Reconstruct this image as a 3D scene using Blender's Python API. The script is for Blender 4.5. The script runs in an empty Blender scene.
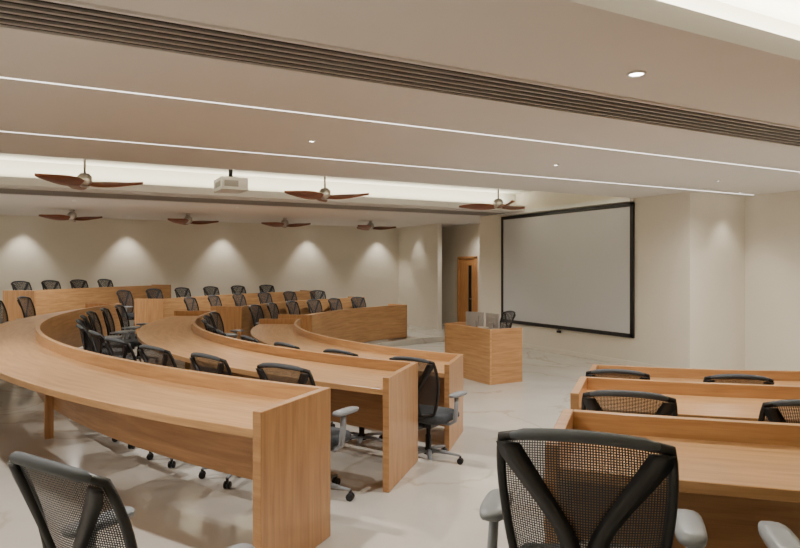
import bpy, math
from math import sin, cos, pi, radians, sqrt
from mathutils import Vector, Matrix

CX, CY = 9.2, 8.6
CEIL = 3.3
RAISED = 3.75
TIER = {0: 0.62, 1: 0.41, 2: 0.28, 3: 0.14}

# ------------------------------------------------------------------ materials
def newmat(name):
    m = bpy.data.materials.new(name); m.use_nodes = True
    nt = m.node_tree
    b = nt.nodes["Principled BSDF"]
    return m, nt, b

def plain(name, col, rough=0.5, metal=0.0, noise=0.0, scale=8.0):
    m, nt, b = newmat(name)
    b.inputs["Roughness"].default_value = rough
    b.inputs["Metallic"].default_value = metal
    if noise > 0:
        g = nt.nodes.new("ShaderNodeNewGeometry")
        n = nt.nodes.new("ShaderNodeTexNoise"); n.inputs["Scale"].default_value = scale
        n.inputs["Detail"].default_value = 4
        nt.links.new(g.outputs["Position"], n.inputs["Vector"])
        r = nt.nodes.new("ShaderNodeValToRGB")
        r.color_ramp.elements[0].color = tuple(c*(1-noise) for c in col)+(1,)
        r.color_ramp.elements[1].color = tuple(min(1, c*(1+noise)) for c in col)+(1,)
        r.color_ramp.elements[0].position = 0.3; r.color_ramp.elements[1].position = 0.7
        nt.links.new(n.outputs["Fac"], r.inputs["Fac"])
        nt.links.new(r.outputs["Color"], b.inputs["Base Color"])
    else:
        b.inputs["Base Color"].default_value = tuple(col)+(1,)
    return m

def emis(name, col, strength):
    m, nt, b = newmat(name)
    b.inputs["Base Color"].default_value = tuple(col)+(1,)
    b.inputs["Emission Color"].default_value = tuple(col)+(1,)
    b.inputs["Emission Strength"].default_value = strength
    return m

def wood(name, c1, c2, rough=0.32):
    m, nt, b = newmat(name)
    uv = nt.nodes.new("ShaderNodeUVMap"); uv.uv_map = "UVMap"
    mp = nt.nodes.new("ShaderNodeMapping"); mp.inputs["Scale"].default_value = (0.9, 11, 1)
    n = nt.nodes.new("ShaderNodeTexNoise"); n.inputs["Scale"].default_value = 2.2
    n.inputs["Detail"].default_value = 6; n.inputs["Distortion"].default_value = 0.6
    mp2 = nt.nodes.new("ShaderNodeMapping"); mp2.inputs["Scale"].default_value = (4, 120, 1)
    n2 = nt.nodes.new("ShaderNodeTexNoise"); n2.inputs["Scale"].default_value = 1.5
    mx = nt.nodes.new("ShaderNodeMath"); mx.operation = 'MULTIPLY_ADD'; mx.inputs[1].default_value = 0.3
    r = nt.nodes.new("ShaderNodeValToRGB")
    r.color_ramp.elements[0].color = tuple(c1)+(1,); r.color_ramp.elements[1].color = tuple(c2)+(1,)
    r.color_ramp.elements[0].position = 0.42; r.color_ramp.elements[1].position = 0.85
    nt.links.new(uv.outputs[0], mp.inputs[0]); nt.links.new(uv.outputs[0], mp2.inputs[0])
    nt.links.new(mp.outputs[0], n.inputs["Vector"]); nt.links.new(mp2.outputs[0], n2.inputs["Vector"])
    nt.links.new(n2.outputs["Fac"], mx.inputs[0]); nt.links.new(n.outputs["Fac"], mx.inputs[2])
    nt.links.new(mx.outputs[0], r.inputs["Fac"]); nt.links.new(r.outputs["Color"], b.inputs["Base Color"])
    b.inputs["Roughness"].default_value = rough
    return m

def marble(name):
    m, nt, b = newmat(name)
    g = nt.nodes.new("ShaderNodeNewGeometry")
    n = nt.nodes.new("ShaderNodeTexNoise"); n.inputs["Scale"].default_value = 0.45
    n.inputs["Detail"].default_value = 8; n.inputs["Distortion"].default_value = 1.0
    nt.links.new(g.outputs["Position"], n.inputs["Vector"])
    a = nt.nodes.new("ShaderNodeMath"); a.operation = 'SUBTRACT'; a.inputs[1].default_value = 0.5
    ab = nt.nodes.new("ShaderNodeMath"); ab.operation = 'ABSOLUTE'
    nt.links.new(n.outputs["Fac"], a.inputs[0]); nt.links.new(a.outputs[0], ab.inputs[0])
    r = nt.nodes.new("ShaderNodeValToRGB")
    r.color_ramp.elements[0].color = (0.56, 0.505, 0.43, 1); r.color_ramp.elements[0].position = 0.0
    r.color_ramp.elements[1].color = (0.67, 0.645, 0.60, 1); r.color_ramp.elements[1].position = 0.016
    nt.links.new(ab.outputs[0], r.inputs["Fac"])
    n2 = nt.nodes.new("ShaderNodeTexNoise"); n2.inputs["Scale"].default_value = 1.3; n2.inputs["Detail"].default_value = 5
    nt.links.new(g.outputs["Position"], n2.inputs["Vector"])
    r2 = nt.nodes.new("ShaderNodeValToRGB")
    r2.color_ramp.elements[0].color = (0.91, 0.90, 0.885, 1); r2.color_ramp.elements[0].position = 0.35
    r2.color_ramp.elements[1].color = (1, 1, 1, 1); r2.color_ramp.elements[1].position = 0.65
    nt.links.new(n2.outputs["Fac"], r2.inputs["Fac"])
    mx = nt.nodes.new("ShaderNodeMix"); mx.data_type = 'RGBA'; mx.blend_type = 'MULTIPLY'
    mx.inputs["Factor"].default_value = 1
    nt.links.new(r.outputs["Color"], mx.inputs[6]); nt.links.new(r2.outputs["Color"], mx.inputs[7])
    nt.links.new(mx.outputs[2], b.inputs["Base Color"])
    b.inputs["Roughness"].default_value = 0.14
    return m

def meshfabric(name, n_u, n_v, hole=0.5):
    m, nt, b = newmat(name)
    b.inputs["Base Color"].default_value = (0.04, 0.043, 0.048, 1); b.inputs["Roughness"].default_value = 0.6
    uv = nt.nodes.new("ShaderNodeUVMap"); uv.uv_map = "UVMap"
    sep = nt.nodes.new("ShaderNodeSeparateXYZ"); nt.links.new(uv.outputs[0], sep.inputs[0])
    outs = []
    for k, nn in ((0, n_u), (1, n_v)):
        mu = nt.nodes.new("ShaderNodeMath"); mu.operation = 'MULTIPLY'; mu.inputs[1].default_value = nn
        fr = nt.nodes.new("ShaderNodeMath"); fr.operation = 'FRACT'
        gt = nt.nodes.new("ShaderNodeMath"); gt.operation = 'LESS_THAN'; gt.inputs[1].default_value = hole
        nt.links.new(sep.outputs[k], mu.inputs[0]); nt.links.new(mu.outputs[0], fr.inputs[0]); nt.links.new(fr.outputs[0], gt.inputs[0])
        outs.append(gt)
    an = nt.nodes.new("ShaderNodeMath"); an.operation = 'MULTIPLY'
    nt.links.new(outs[0].outputs[0], an.inputs[0]); nt.links.new(outs[1].outputs[0], an.inputs[1])
    inv = nt.nodes.new("ShaderNodeMath"); inv.operation = 'SUBTRACT'; inv.inputs[0].default_value = 1
    nt.links.new(an.outputs[0], inv.inputs[1]); nt.links.new(inv.outputs[0], b.inputs["Alpha"])
    return m

M_WALL = plain("cream_wall_paint", (0.80, 0.75, 0.645), 0.7, 0, 0.015, 2)
M_CEIL = plain("ceiling_paint", (0.74, 0.715, 0.695), 0.8, 0, 0.01, 2)
M_COVE = plain("cove_paint", (0.76, 0.735, 0.62), 0.8)
M_FLOOR = marble("beige_marble")
M_WOOD = wood("oak_veneer", (0.44, 0.228, 0.095), (0.64, 0.372, 0.172))
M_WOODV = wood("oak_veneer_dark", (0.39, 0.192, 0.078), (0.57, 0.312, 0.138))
M_DOOR = wood("door_veneer", (0.56, 0.25, 0.09), (0.72, 0.37, 0.15))
M_FANW = wood("fan_walnut", (0.15, 0.045, 0.022), (0.28, 0.095, 0.048), 0.4)
M_BLACK = plain("black_plastic", (0.012, 0.012, 0.014), 0.42)
M_SLOT = plain("slot_dark", (0.015, 0.012, 0.010), 0.9)
M_SLAT = plain("grille_slat", (0.38, 0.36, 0.34), 0.6)
M_SEAT = plain("seat_fabric", (0.06, 0.068, 0.08), 0.9, 0, 0.2, 60)
M_GREY = plain("grey_plastic", (0.27, 0.29, 0.32), 0.4)
M_HEAD = plain("grey_top_band", (0.08, 0.09, 0.105), 0.7)
M_MESH = meshfabric("chair_mesh", 62, 66, 0.50)
M_METAL = plain("brushed_metal", (0.55, 0.53, 0.50), 0.3, 0.9)
M_SILVER = plain("silver_plastic", (0.42, 0.42, 0.42), 0.35)
M_SCREEN = plain("projection_fabric", (0.64, 0.65, 0.67), 0.85)
M_WHITE = plain("white_plastic", (0.75, 0.74, 0.72), 0.4)
M_GLASS = plain("dark_glass", (0.02, 0.02, 0.022), 0.08)
M_LED = emis("led_strip", (1.0, 0.96, 0.9), 2.6)
M_LAMP = emis("lamp_disc", (1.0, 0.95, 0.85), 20.0)
M_DISP = plain("display_black", (0.01, 0.01, 0.012), 0.15)

# ------------------------------------------------------------------ mesh builder
class MB:
    def __init__(s):
        s.V = []; s.F = []; s.M = []; s.S = []; s.UV = []; s.mats = []
    def mi(s, m):
        if m not in s.mats: s.mats.append(m)
        return s.mats.index(m)
    def face(s, idx, mat, smooth=False, uv=None):
        s.F.append(tuple(idx)); s.M.append(s.mi(mat)); s.S.append(smooth)
        s.UV.append(uv if uv else [(0, 0)]*len(idx))
    def box(s, c, d, mat, rot=None, grain=None):
        base = len(s.V)
        hx, hy, hz = d[0]/2, d[1]/2, d[2]/2
        L = []
        for z in (-hz, hz):
            for y in (-hy, hy):
                for x in (-hx, hx):
                    L.append(Vector((x, y, z)))
        for v in L:
            w = v.copy()
            if rot is not None: w = rot @ w
            s.V.append(tuple(w+Vector(c)))
        if grain is None: grain = max(range(3), key=lambda k: d[k])
        for q in ((0, 2, 3, 1), (4, 5, 7, 6), (0, 1, 5, 4), (2, 6, 7, 3), (0, 4, 6, 2), (1, 3, 7, 5)):
            ex = [max(L[i][k] for i in q)-min(L[i][k] for i in q) for k in range(3)]
            axes = [k for k in range(3) if ex[k] > 1e-7]
            if len(axes) < 2: axes = [0, 1]
            if grain in axes:
                ua = grain; va = [k for k in axes if k != grain][0]
            else: ua, va = axes[0], axes[1]
            s.face([base+i for i in q], mat, False, [(L[i][ua]+c[0]*1.37, L[i][va]+c[1]*.71) for i in q])
    def grid(s, P, mat, smooth=True, cu=False, cv=False, uv=None, flip=False):
        base = len(s.V); nr = len(P); nc = len(P[0])
        for r in P:
            for p in r: s.V.append(tuple(p))
        for i in range(nr if cu else nr-1):
            for j in range(nc if cv else nc-1):
                a = (i, j); b_ = ((i+1) % nr, j); c = ((i+1) % nr, (j+1) % nc); d = (i, (j+1) % nc)
                q = [a, b_, c, d]
                if flip: q.reverse()
                uvs = None
                if uv:
                    uvs = []
                    qq = [(i, j), (i+1, j), (i+1, j+1), (i, j+1)]
                    if flip: qq.reverse()
                    for (ii, jj) in qq: uvs.append(uv(ii, jj))
                s.face([base+x*nc+y for x, y in q], mat, smooth, uvs)
        return base
    def tube(s, path, r, mat, n=8, closed=False, sx=1.0, sy=1.0, up=(0, 0, 1)):
        path = [Vector(p) for p in path]; N = len(path)
        rr = r if isinstance(r, (list, tuple)) else [r]*N
        rows = []
        for i, p in enumerate(path):
            if closed: t = path[(i+1) % N]-path[i-1]
            else: t = path[min(i+1, N-1)]-path[max(i-1, 0)]
            t.normalize()
            u = Vector(up)
            if abs(t.dot(u)) > 0.97: u = Vector((0, 1, 0))
            a = t.cross(u).normalized(); b = a.cross(t).normalized()
            rows.append([p+a*(rr[i]*sx*cos(2*pi*k/n))+b*(rr[i]*sy*sin(2*pi*k/n)) for k in range(n)])
        base = s.grid(rows, mat, True, cu=closed, cv=True)
        if not closed:
            s.face([base+k for k in range(n)], mat); s.face([base+(N-1)*n+k for k in reversed(range(n))], mat)
    def lathe(s, prof, c, mat, n=20, axis=None):
        rows = []
        for (r, z) in prof:
            row = []
            for k in range(n):
                v = Vector((r*cos(2*pi*k/n), r*sin(2*pi*k/n), z))
                if axis is not None: v = axis @ v
                row.append(v+Vector(c))
            rows.append(row)
        base = s.grid(rows, mat, True, cv=True)
        s.face([base+k for k in range(n)], mat); s.face([base+(len(prof)-1)*n+k for k in reversed(range(n))], mat)
    def sector(s, R0, R1, a0, a1, z0, z1, mat, n=None, sk0=0, sk1=0, Rr=None):
        """sk0/sk1: extra degrees per metre of radius beyond Rr at start / end"""
        if n is None: n = max(1, int(abs(a1-a0)/1.5))
        if Rr is None: Rr = R0
        base = len(s.V)
        A = [a0+(a1-a0)*i/n for i in range(n+1)]
        for i, a in enumerate(A):
            f = i/n; sk = sk0*(1-f)**6+sk1*f
            if sk0 == sk1: sk = sk0
            for (R, z) in ((R0, z0), (R1, z0), (R1, z1), (R0, z1)):
                t = radians(a+sk*(R-Rr))
                s.V.append((CX-R*cos(t), CY+R*sin(t), z))
        Rm = (R0+R1)/2
        prm = [(R0, z0), (R1, z0), (R1, z1), (R0, z1)]
        for i in range(n):
            for k in range(4):
                k2 = (k+1) % 4
                idx = [base+i*4+k, base+i*4+k2, base+(i+1)*4+k2, base+(i+1)*4+k]
                cc = 0 if k in (0, 2) else 1
                u0 = radians(A[i])*Rm; u1 = radians(A[i+1])*Rm
                off = k*3.3
                s.face(idx, mat, False, [(u0, prm[k][cc]+off), (u0, prm[k2][cc]+off), (u1, prm[k2][cc]+off), (u1, prm[k][cc]+off)])
        s.face([base+k for k in (3, 2, 1, 0)], mat, False, [(prm[k][1], prm[k][0]) for k in (3, 2, 1, 0)])
        s.face([base+n*4+k for k in range(4)], mat, False, [(prm[k][1], prm[k][0]+5) for k in range(4)])
    def mesh(s, name):
        me = bpy.data.meshes.new(name)
        me.from_pydata(s.V, [], s.F)
        for m in s.mats: me.materials.append(m)
        uvl = me.uv_layers.new(name="UVMap")
        for p, mi, sm, uv in zip(me.polygons, s.M, s.S, s.UV):
            p.material_index = mi; p.use_smooth = sm
            for k in range(len(uv)):
                uvl.data[p.loop_start+k].uv = uv[k]
        import bmesh
        bm = bmesh.new(); bm.from_mesh(me); bmesh.ops.recalc_face_normals(bm, faces=bm.faces); bm.to_mesh(me); bm.free()
        me.update()
        return me
    def obj(s, name, recenter=True, bevel=0):
        if recenter:
            xs = [v[0] for v in s.V]; ys = [v[1] for v in s.V]; zs = [v[2] for v in s.V]
            o = Vector(((min(xs)+max(xs))/2, (min(ys)+max(ys))/2, min(zs)))
            s.V = [tuple(Vector(v)-o) for v in s.V]
        else: o = Vector((0, 0, 0))
        ob = bpy.data.objects.new(name, s.mesh(name)); ob.location = o
        bpy.context.scene.collection.objects.link(ob)
        if bevel:
            b = ob.modifiers.new("bevel", 'BEVEL'); b.width = bevel; b.segments = 2; b.limit_method = 'ANGLE'; b.angle_limit = radians(50)
        return ob

def boxobj(name, x0, x1, y0, y1, z0, z1, mat):
    m = MB(); m.box(((x0+x1)/2, (y0+y1)/2, (z0+z1)/2), (x1-x0, y1-y0, z1-z0), mat)
    return m.obj(name)

# ------------------------------------------------------------------ room shell
XB, XF = -4.5, 11.56
YR, YL = -2.5, 19.6
H = RAISED
boxobj("floor", XB-0.2, XF+0.2, YR-0.2, YL+0.2, -0.2, 0.0, M_FLOOR)
def roomdist(a):
    t = radians(a); dx, dy = -cos(t), sin(t); best = 99
    if dx < 0: best = min(best, (XB-CX)/dx)
    if dy > 1e-6: best = min(best, (YL-CY)/dy)
    if dy < -1e-6: best = min(best, (YR-CY)/dy)
    return best
def tier(name, Rin, a0, a1, z0, z1):
    m = MB(); n = int((a1-a0)/1.5); rows = []
    for i in range(n+1):
        a = a0+(a1-a0)*i/n; t = radians(a)
        Ro = roomdist(a)
        row = []
        for (R, z) in ((Rin, z0), (Ro, z0), (Ro, z1), (Rin, z1)):
            row.append((CX-R*cos(t), CY+R*sin(t), z))
        rows.append(row)
    base = m.grid(rows, M_FLOOR, False, cv=True)
    m.face([base+k for k in range(4)], M_FLOOR); m.face([base+n*4+k for k in (3, 2, 1, 0)], M_FLOOR)
    return m.obj(name)
tier("floor_tier", 5.66, -89, 88, 0.0, 0.14)
tier("floor_tier", 7.42, -87, 85.5, 0.14, 0.28)
tier("floor_tier", 9.20, -85, 83, 0.28, 0.41)
tier("floor_tier", 11.4, -83, 80, 0.41, 0.62)

boxobj("wall_left", XB-0.2, XF+0.2, YL, YL+0.2, 0, H, M_WALL)
boxobj("wall_right", XB-0.2, XF+0.2, YR-0.2, YR, 0, H, M_WALL)
boxobj("wall_back", XB-0.2, XB, YR, YL, 0, H, M_WALL)
boxobj("wall_screen", 10.0, XF, 7.7, 14.2, 0, H, M_WALL)
boxobj("wall_front", XF, XF+0.2, YR, YL, 0, H, M_WALL)
boxobj("wall_partition", 10.4, 10.55, 17.0, YL, 0, H, M_WALL)
# ceiling
boxobj("ceiling", XB-0.2, XF+0.2, YR-0.2, YL+0.2, RAISED, RAISED+0.15, M_COVE)
def slab(name, y0, y1, s0, s1):
    m = MB()
    t = 0.13
    m.box(((XB+XF)/2, (y0+y1)/2, CEIL+t/2), (XF-XB-0.002, y1-y0, t), M_CEIL)
    ya = y0+s0; yb = y1-s1
    m.box(((XB+XF)/2, (ya+yb)/2, (CEIL+t+RAISED)/2), (XF-XB-0.002, yb-ya, RAISED-CEIL-t), M_COVE)
    return m.obj(name)
slab("ceiling_slab", 2.47, 8.94, 0.35, 0.35)
slab("ceiling_slab", 12.3, YL-0.002, 0.35, 0)
# baseboards
boxobj("baseboard_screen", 9.985, 10.0, 7.7, 14.2, 0, 0.09, M_WALL)
boxobj("baseboard_left", 9.2, 10.4, YL-0.015, YL, 0, 0.09, M_WALL)

# grilles
def grille(y0, y1, nsl, xa, xb):
    m = MB(); xm = (xa+xb)/2; L = xb-xa
    m.box((xm, (y0+y1)/2, CEIL-0.002), (L, y1-y0, 0.004), M_SLOT)
    w = (y1-y0)/nsl
    for i in range(nsl+1):
        m.box((xm, y0+i*w, CEIL-0.009), (L, w*0.28, 0.018), M_SLAT if 0 < i < nsl else M_CEIL)
    m.obj("air_vent_grille")
grille(3.66, 4.20, 6, XB+.15, XF-.15)
grille(12.75, 13.75, 6, XB+.15, 9.85)
# LED lines
for y in (5.36, 7.49):
    m = MB(); m.box(((XB+XF)/2, y, CEIL-0.003), (XF-XB-0.1, 0.014, 0.006), M_LED); m.obj("led_line_light")

# ------------------------------------------------------------------ lights
def area(name, loc, sx, sy, energy, rot, col=(1, 0.95, 0.85)):
    l = bpy.data.lights.new(name, 'AREA'); l.shape = 'RECTANGLE'; l.size = sx; l.size_y = sy
    l.energy = energy; l.color = col
    o = bpy.data.objects.new(name, l); o.location = loc; o.rotation_euler = rot
    bpy.context.scene.collection.objects.link(o)
xm = (XB+XF)/2
area("cove_light", (xm, 2.66, CEIL+0.16), 15.5, 0.06, 270, (radians(180), 0, 0))
area("cove_light", (2.7, 8.75, CEIL+0.16), 14, 0.06, 90, (radians(180), 0, 0))
area("cove_light", (2.7, 12.49, CEIL+0.16), 14, 0.06, 90, (radians(180), 0, 0))

def spot(loc, energy, size, blend, col=(1, 0.94, 0.85), rad=0.05, r=0.05):
    l = bpy.data.lights.new("downlight_lamp", 'SPOT'); l.energy = energy; l.spot_size = radians(size)
    l.spot_blend = blend; l.color = col; l.shadow_soft_size = rad
    m = MB()
    m.lathe([(r*1.35, 0.0), (r*1.35, -0.008), (r, -0.012), (r, -0.004)], (loc[0], loc[1], CEIL), M_WHITE, 20)
    m.lathe([(r*0.98, -0.003), (r*0.98, -0.005)], (loc[0], loc[1], CEIL-0.001), M_LAMP, 20)
    ob = m.obj("ceiling_downlight")
    o = bpy.data.objects.new("downlight_lamp", l)
    bpy.context.scene.collection.objects.link(o)
    o.parent = ob
    o.location = (0, 0, -0.03)
for x in (-3.1, 0.2, 3.56, 6.9, 10.2): spot((x, 3.17), 230, 160, 1.0)
for x in (-0.95, 2.4, 5.8, 9.1): spot((x, 6.5), 235, 160, 1.0, r=0.03)
for x in (-3, 0.3, 3.6, 6.9): spot((x, 14.6), 265, 160, 1.0, r=0.03)
for x in (-3.45, -0.8, 1.74, 4.39, 7.1, 9.6): spot((x, 19.22), 95, 80, 0.7, (1, 0.92, 0.80), r=0.035)
spot((10.05, 18.2), 40, 78, 0.7, (1, 0.92, 0.80), r=0.035)
spot((10.9, 7.35), 40, 78, 0.7, (1, 0.92, 0.80), r=0.035)
spot((11.2, 5.4), 40, 78, 0.7, (1, 0.92, 0.80), r=0.035)
spot((11.0, 16.2), 80, 130, 1.0, r=0.03)

# ------------------------------------------------------------------ desks
def desk(row, Ri, a0, a1, low, sk=0, depth=0.66):
    z = TIER[row]; m = MB(); Ro = Ri+depth
    ea = math.degrees(0.05/Ri)
    def S(R0, R1, p, q, z0, z1, mat, n=None, both=False):
        m.sector(R0, R1, p, q, z0, z1, mat, n, sk0=sk, sk1=(sk if both else 0), Rr=Ri)
    S(Ri+0.02, Ro, a0+ea, a1-ea, z+0.715, z+0.76, M_WOOD)
    S(Ri-0.025, Ri+0.02, a0+ea, a1-ea, z+low, z+0.85, M_WOOD)
    S(Ri+0.02, Ri+0.05, a0+ea, a1-ea, z+low+0.02, z+0.715, M_WOODV)
    S(Ri-0.025, Ro+0.01, a0, a0+ea, z+0.001, z+0.85, M_WOODV, 1, True)
    m.sector(Ri-0.025, Ro+0.01, a1-ea, a1, z+0.001, z+0.85, M_WOODV, 1)
    k = max(1, int((a1-a0)/16))
    for i in range(1, k):
        a = a0+(a1-a0)*i/k
        m.sector(Ri+0.05, Ri+0.12, a-0.15, a+0.15, z+0.001, z+0.715, M_WOODV, n=1)
    return m.obj("curved_lecture_desk", bevel=0.004)
R = {0: 11.62, 1: 9.4, 2: 7.52, 3: 5.93}
desk(1, R[1], -33.5, 30, 0.24, -0.55, 0.64)
desk(2, R[2], -30.5, 29, 0.22, -1.8, 0.76)
desk(3, R[3], -27.2, 28, 0.03, -3.0, 0.73)
desk(1, R[1], -76, -41.5, 0.24, 0, 0.64)
desk(2, 7.62, -76, -41.0, 0.22, 0, 0.66)
desk(3, 6.0, -76, -40.7, 0.03, 0, 0.66)
desk(0, R[0], 34, 56, 0.03)
desk(1, R[1], 40, 74, 0.03)
desk(2, R[2], 39, 76, 0.03)
desk(3, R[3], 37, 77, 0.03)

# ------------------------------------------------------------------ chair
def build_chair(lift=0.0):
    m = MB()
    def bp(s, t, off=0.0):
        k = 0.42
        u = s*sqrt(max(0, 1-k*t*t*0.5)); v = t*sqrt(max(0, 1-k*s*s*0.5))
        T = (v+1)/2
        w = 0.198+0.058*T
        z = 0.47+0.53*T
        y = -0.225-0.02-0.11*T+0.045*sin(pi*T)*0.6+0.055*u*u
        return Vector((u*w, y-off, z+lift))
    N = 12
    P = [[bp(-1+2*i/N, -1+2*j/N) for j in range(N+1)] for i in range(N+1)]
    m.grid(P, M_MESH, True, uv=lambda i, j: (i/N, j/N))
    loop = [bp(-1+2*i/N, -1) for i in range(N)]+[bp(1, -1+2*i/N) for i in range(N)]+[bp(1-2*i/N, 1) for i in range(N)]+[bp(-1, 1-2*i/N) for i in range(N)]
    m.tube(loop, 0.014, M_BLACK, 8, closed=True, sx=1, sy=1, up=(0, 1, 0))
    band = [bp(-0.86+1.72*i/10, 1, 0.004)+Vector((0, 0, 0.002)) for i in range(11)]
    m.tube(band, [0.010]+[0.017]*9+[0.010], M_HEAD, 8, up=(0, 1, 0), sy=1.2)
    # Y spine
    for sg in (-1, 1):
        key = [(0.90, 0.93, .034), (0.80, 0.74, .040), (0.62, 0.48, .036), (0.42, 0.20, .031), (0.24, -0.06, .028), (0.13, -0.32, .028), (0.12, -0.60, .032), (0.22, -0.95, .038)]
        rows = []
        for (s_, t_, w_) in key:
            for_ = bp(sg*s_, t_, 0.016)
            a = for_+Vector((-w_, 0, 0)); b = for_+Vector((w_, 0, 0))
            rows.append([a, for_+Vector((0, -0.012, 0)), b, for_+Vector((0, 0.012, 0))])
        rr = []
        for i in range(len(rows)-1):
            for q in range(3):
                f = q/3.0
                rr.append([rows[i][k].lerp(rows[i+1][k], f) for k in range(4)])
        rr.append(rows[-1])
        b0 = m.grid(rr, M_BLACK, True, cv=True)
        m.face([b0+k for k in range(4)], M_BLACK); m.face([b0+(len(rr)-1)*4+k for k in range(4)], M_BLACK)
    L = Vector((0, 0, lift))
    m.tube([Vector(p)+L for p in ((0, -0.265, 0.52), (0, -0.285, 0.45), (0, -0.23, 0.385), (0, -0.08, 0.37))], [0.03, 0.034, 0.034, 0.03], M_BLACK, 10, sx=1.5, sy=0.7, up=(1, 0, 0))
    # seat cushion
    Q = []
    n = 24
    for (sc, z) in ((0.05, 0.405), (0.93, 0.405), (1.0, 0.425), (1.0, 0.455), (0.95, 0.478), (0.75, 0.488), (0.4, 0.482), (0.02, 0.480)):
        row = []
        for k in range(n):
            t = 2*pi*k/n; c, s_ = cos(t), sin(t)
            e = 0.45
            x = 0.25*sc*math.copysign(abs(c)**e, c); y = 0.235*sc*math.copysign(abs(s_)**e, s_)
            zz = z-(0.03*max(0, (y-0.12)/0.115)**2 if y > 0.12 else 0)
            row.append((x, y+0.0, zz+lift))
        Q.append(row)
    b0 = m.grid(Q, M_SEAT, True, cv=True)
    m.face([b0+k for k in range(n)], M_SEAT); m.face([b0+7*n+k for k in range(n)], M_SEAT)
    m.box((0, 0, 0.375+lift), (0.20, 0.26, 0.06), M_BLACK)
    for sg in (-1, 1):
        m.tube([Vector(p)+L for p in ((sg*0.12, -0.02, 0.385), (sg*0.24, -0.03, 0.385), (sg*0.295, -0.03, 0.42), (sg*0.305, -0.025, 0.52), (sg*0.30, -0.01, 0.64))],
               [0.018, 0.02, 0.022, 0.022, 0.02], M_GREY, 8, sx=0.8, sy=1.3, up=(0, 1, 0))
        rows = []
        for (sc, z) in ((0.3, 0.637), (0.95, 0.640), (1.0, 0.652), (0.97, 0.664), (0.6, 0.670), (0.1, 0.671)):
            row = []
            for k in range(16):
                t = 2*pi*k/16; c, s_ = cos(t), sin(t)
                row.append((sg*0.298+0.046*sc*math.copysign(abs(c)**0.6, c), 0.02+0.13*sc*math.copysign(abs(s_)**0.6, s_), z+lift))
            rows.append(row)
        b0 = m.grid(rows, M_GREY, True, cv=True)
        m.face([b0+k for k in range(16)], M_GREY); m.face([b0+5*16+k for k in range(16)], M_GREY)
    m.lathe([(0.045, 0.075), (0.045, 0.12), (0.028, 0.13), (0.028, 0.25), (0.02, 0.255), (0.02, 0.36+lift)], (0, 0, 0), M_BLACK, 14)
    for k in range(5):
        t = 2*pi*k/5+0.3; d = Vector((cos(t), sin(t), 0))
        m.tube([d*0.02+Vector((0, 0, 0.105)), d*0.15+Vector((0, 0, 0.10)), d*0.30+Vector((0, 0, 0.075))], [0.03, 0.024, 0.015], M_GREY, 8, sx=1.0, sy=0.7)
        c = d*0.30
        perp = Vector((-d.y, d.x, 0))
        m.tube([c+Vector((0, 0, 0.035)), c+Vector((0, 0, 0.075))], 0.011, M_BLACK, 8)
        for q in (-1, 1):
            cc = c+perp*(0.016*q)+Vector((0, 0, 0.028))
            m.tube([cc-perp*0.010, cc-perp*0.007, cc+perp*0.007, cc+perp*0.010], [0.022, 0.028, 0.028, 0.022], M_BLACK, 12)
    return m.mesh("office_chair")
CH = build_chair()
CH2 = build_chair(0.085)
def chair_at(x, y, z, rz, me=None):
    o = bpy.data.objects.new("office_chair", me or CH); o.location = (x, y, z); o.rotation_euler = (0, 0, rz)
    bpy.context.scene.collection.objects.link(o); return o
import random
random.seed(4)
def chair(row, a, Rc, tw=0):
    t = radians(a)
    chair_at(CX-Rc*cos(t), CY+Rc*sin(t), TIER[row], -(pi/2)-t+radians(tw))
RC = {0: 12.62, 1: 10.44, 2: 8.62, 3: 7.02}
# foreground
chair_at(1.50, 1.53, TIER[1], -radians(47), CH2)
chair_at(0.262, 2.20, TIER[1], -radians(60))
chair_at(2.07, 0.91, TIER[1], -radians(44), CH2)
chair(1, -54, RC[1]); chair(1, -60, RC[1])
for i in range(9): chair(1, -18+i*5.5, RC[1]+random.uniform(-.02, .08), random.uniform(-8, 8))
for i in range(11): chair(2, -28.9+i*5.2, RC[2]+random.uniform(-.0, .04), random.uniform(-8, 8) if i else 2)
for i in range(9): chair(3, -29.3+i*6.6, RC[3]+random.uniform(0, .04), random.uniform(-8, 8) if i else 0)
for i in range(5): chair(2, -43.4-i*5.7, RC[2]+.02, random.uniform(-4, 4))
for i in range(4): chair(3, -42.9-i*6.9, RC[3]-.04, random.uniform(-4, 4))
for i in range(4): chair(0, 39.6+i*3.9, RC[0], random.uniform(-8, 8))
for i in range(6): chair(1, 43+i*5.3, RC[1], random.uniform(-8, 8))
for i in range(6): chair(2, 42+i*6, RC[2], random.uniform(-8, 8))
for i in range(6): chair(3, 41+i*6.4, RC[3], random.uniform(-8, 8))
chair_at(7.42, 10.02, 0, radians(80), CH2)

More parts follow.
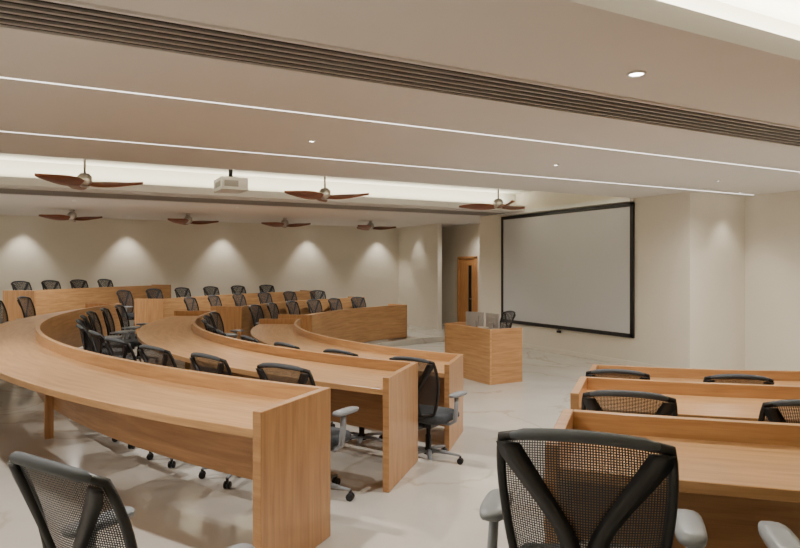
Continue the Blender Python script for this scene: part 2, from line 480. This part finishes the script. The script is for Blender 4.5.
# ------------------------------------------------------------------ lectern desk
m = MB()
m.box((6.32, 9.35, 0.46), (0.04, 1.40, 0.92), M_WOOD, grain=1)
m.box((6.66, 8.67, 0.46), (0.64, 0.04, 0.92), M_WOODV, grain=0)
m.box((6.66, 10.03, 0.46), (0.64, 0.04, 0.92), M_WOODV, grain=0)
m.box((6.66, 9.35, 0.755), (0.64, 1.32, 0.035), M_WOOD, grain=1)
m.box((6.60, 8.90, 0.37), (0.50, 0.40, 0.72), M_WOODV, grain=2)
m.obj("presenter_desk", bevel=0.004)
def monitor(x, y, rz):
    m = MB(); r = Matrix.Rotation(rz, 3, 'Z')
    def T(p): return tuple(r @ Vector(p)+Vector((x, y, 0.773)))
    m.box(T((0, 0, 0.235)), (0.025, 0.38, 0.25), M_SILVER, rot=r)
    m.box(T((-0.022, 0, 0.235)), (0.02, 0.20, 0.12), M_SILVER, rot=r)
    m.box(T((0.014, 0, 0.24)), (0.004, 0.36, 0.22), M_DISP, rot=r)
    m.box(T((-0.04, 0, 0.10)), (0.02, 0.10, 0.20), M_SILVER, rot=r)
    m.box(T((-0.01, 0, 0.006)), (0.18, 0.20, 0.010), M_SILVER, rot=r)
    m.obj("desktop_monitor", bevel=0.004)
monitor(6.70, 9.66, 0.35); monitor(6.76, 9.20, 0.0)

# ------------------------------------------------------------------ projection screen
m = MB()
ya, yb, za, zb = 8.94, 13.17, 0.555, 3.22
m.box((9.965, (ya+yb)/2, (za+zb)/2), (0.02, yb-ya-0.1, zb-za-0.1), M_SCREEN)
for (y0, y1, z0, z1) in ((ya, ya+0.075, za, zb), (yb-0.075, yb, za, zb), (ya, yb, za, za+0.08), (ya, yb, zb-0.08, zb)):
    m.box((9.965, (y0+y1)/2, (z0+z1)/2), (0.05, y1-y0, z1-z0), M_BLACK)
m.box((9.94, (ya+yb)/2, zb+0.06), (0.10, yb-ya-0.06, 0.08), M_WHITE)
m.box((9.965, 11.07, za-0.06), (0.03, 0.12, 0.05), M_BLACK)
m.box((9.965, 11.07, za-0.02), (0.01, 0.02, 0.04), M_BLACK)
m.obj("projection_screen")

# ------------------------------------------------------------------ door
m = MB()
yd0, yd1 = 16.55, 17.50
m.box((11.53, (yd0+yd1)/2, 1.10), (0.045, yd1-yd0-0.1, 2.2), M_DOOR, grain=2)
m.box((11.505, yd0+0.30, 1.25), (0.01, 0.16, 1.5), M_GLASS)
for yy in (yd0, yd1): m.box((11.52, yy, 1.13), (0.08, 0.07, 2.26), M_DOOR, grain=2)
m.box((11.52, (yd0+yd1)/2, 2.25), (0.08, yd1-yd0+0.07, 0.07), M_DOOR, grain=1)
m.tube([(11.49, yd0+0.12, 0.95), (11.44, yd0+0.12, 0.95), (11.44, yd0+0.22, 0.95)], 0.01, M_METAL, 8)
m.obj("door_1")

# ------------------------------------------------------------------ fans
def fan(x, y, z, topz, ang, D=1.4):
    m = MB()
    m.lathe([(0.02, topz-z), (0.055, topz-z), (0.06, topz-z-0.02), (0.03, topz-z-0.06), (0.016, topz-z-0.07), (0.016, 0.15), (0.06, 0.145), (0.10, 0.10), (0.105, 0.02), (0.085, -0.03), (0.05, -0.055), (0.01, -0.06)], (0, 0, 0), M_METAL, 24)
    for k in range(3):
        a = ang+2*pi*k/3; r = Matrix.Rotation(a, 3, 'Z')
        top = []
        n = 16
        for i in range(n+1):
            t = i/n; rad = 0.05+(D/2-0.05)*t
            w = 0.060+0.07*sin(pi*min(1, t*1.1)**0.9)
            if t > 0.85: w *= sqrt(max(0.02, 1-((t-0.85)/0.15)**2))
            cy = 0.06*sin(pi*t)-0.05*t
            tw = radians(28*(1-t*0.35)); zc = -0.01+0.03*t*t
            rt = []; rb = []
            for j in range(5):
                q = -1+j/2
                yy = cy+q*w*cos(tw); zz = zc+q*w*sin(tw); th = 0.017*(1-q*q)+0.004
                rt.append(r @ Vector((rad, yy, zz+th))); rb.append(r @ Vector((rad, yy, zz-th)))
            top.append(rt+rb[::-1])
        b0 = m.grid(top, M_FANW, True, cv=True, uv=lambda i, j: (i*0.05, j*0.03))
        m.face([b0+q for q in range(10)], M_FANW); m.face([b0+n*10+q for q in range(10)], M_FANW)
    o = bpy.data.objects.new("ceiling_fan", m.mesh("ceiling_fan")); o.location = (x, y, z)
    bpy.context.scene.collection.objects.link(o)
FZ = 1.95+1.24
fan(0.36, 10.6, FZ, RAISED, radians(-16), 1.65); fan(4.16, 10.6, FZ, RAISED, radians(-42), 1.65); fan(7.93, 10.6, FZ, RAISED, radians(15), 1.65)
FZ2 = 1.95+1.15
for x, a in ((0.31, -30), (2.95, -15), (5.5, -38), (8.1, -20)): fan(x, 17, FZ2, CEIL, radians(a), 1.5)

# ------------------------------------------------------------------ projector
m = MB(); px, py, pz = 2.25, 9.5, 1.95+1.20
m.box((px, py, pz), (0.38, 0.52, 0.18), M_WHITE)
m.box((px-0.191, py-.02, pz), (0.004, 0.32, 0.08), M_SLAT)
m.box((px-.05, py-0.261, pz), (0.20, 0.004, 0.09), M_SLAT)
m.lathe([(0.05, 0), (0.05, 0.04), (0.035, 0.045)], (px+0.19, py+0.1, pz), M_GLASS, 16, axis=Matrix.Rotation(radians(90), 3, 'Y'))
m.box((px, py, pz+0.105), (0.16, 0.16, 0.03), M_BLACK)
m.tube([(px, py, pz+0.11), (px, py, RAISED)], 0.03, M_BLACK, 10)
m.lathe([(0.07, RAISED-0.02), (0.07, RAISED)], (px, py, 0), M_BLACK, 16)
m.obj("ceiling_projector", bevel=0.006)

# ------------------------------------------------------------------ camera
cd = bpy.data.cameras.new("camera"); cd.sensor_width = 36; cd.lens = 642/800*36
cd.shift_y = -7/800; cd.clip_start = 0.02
co = bpy.data.objects.new("camera", cd); co.location = (0, 0, 1.95)
co.rotation_euler = (pi/2, 0, -radians(28.1))
bpy.context.scene.collection.objects.link(co); bpy.context.scene.camera = co
w = bpy.data.worlds.new("world"); bpy.context.scene.world = w; w.use_nodes = True
w.node_tree.nodes["Background"].inputs[0].default_value = (0.5, 0.47, 0.42, 1)
w.node_tree.nodes["Background"].inputs[1].default_value = 0.3
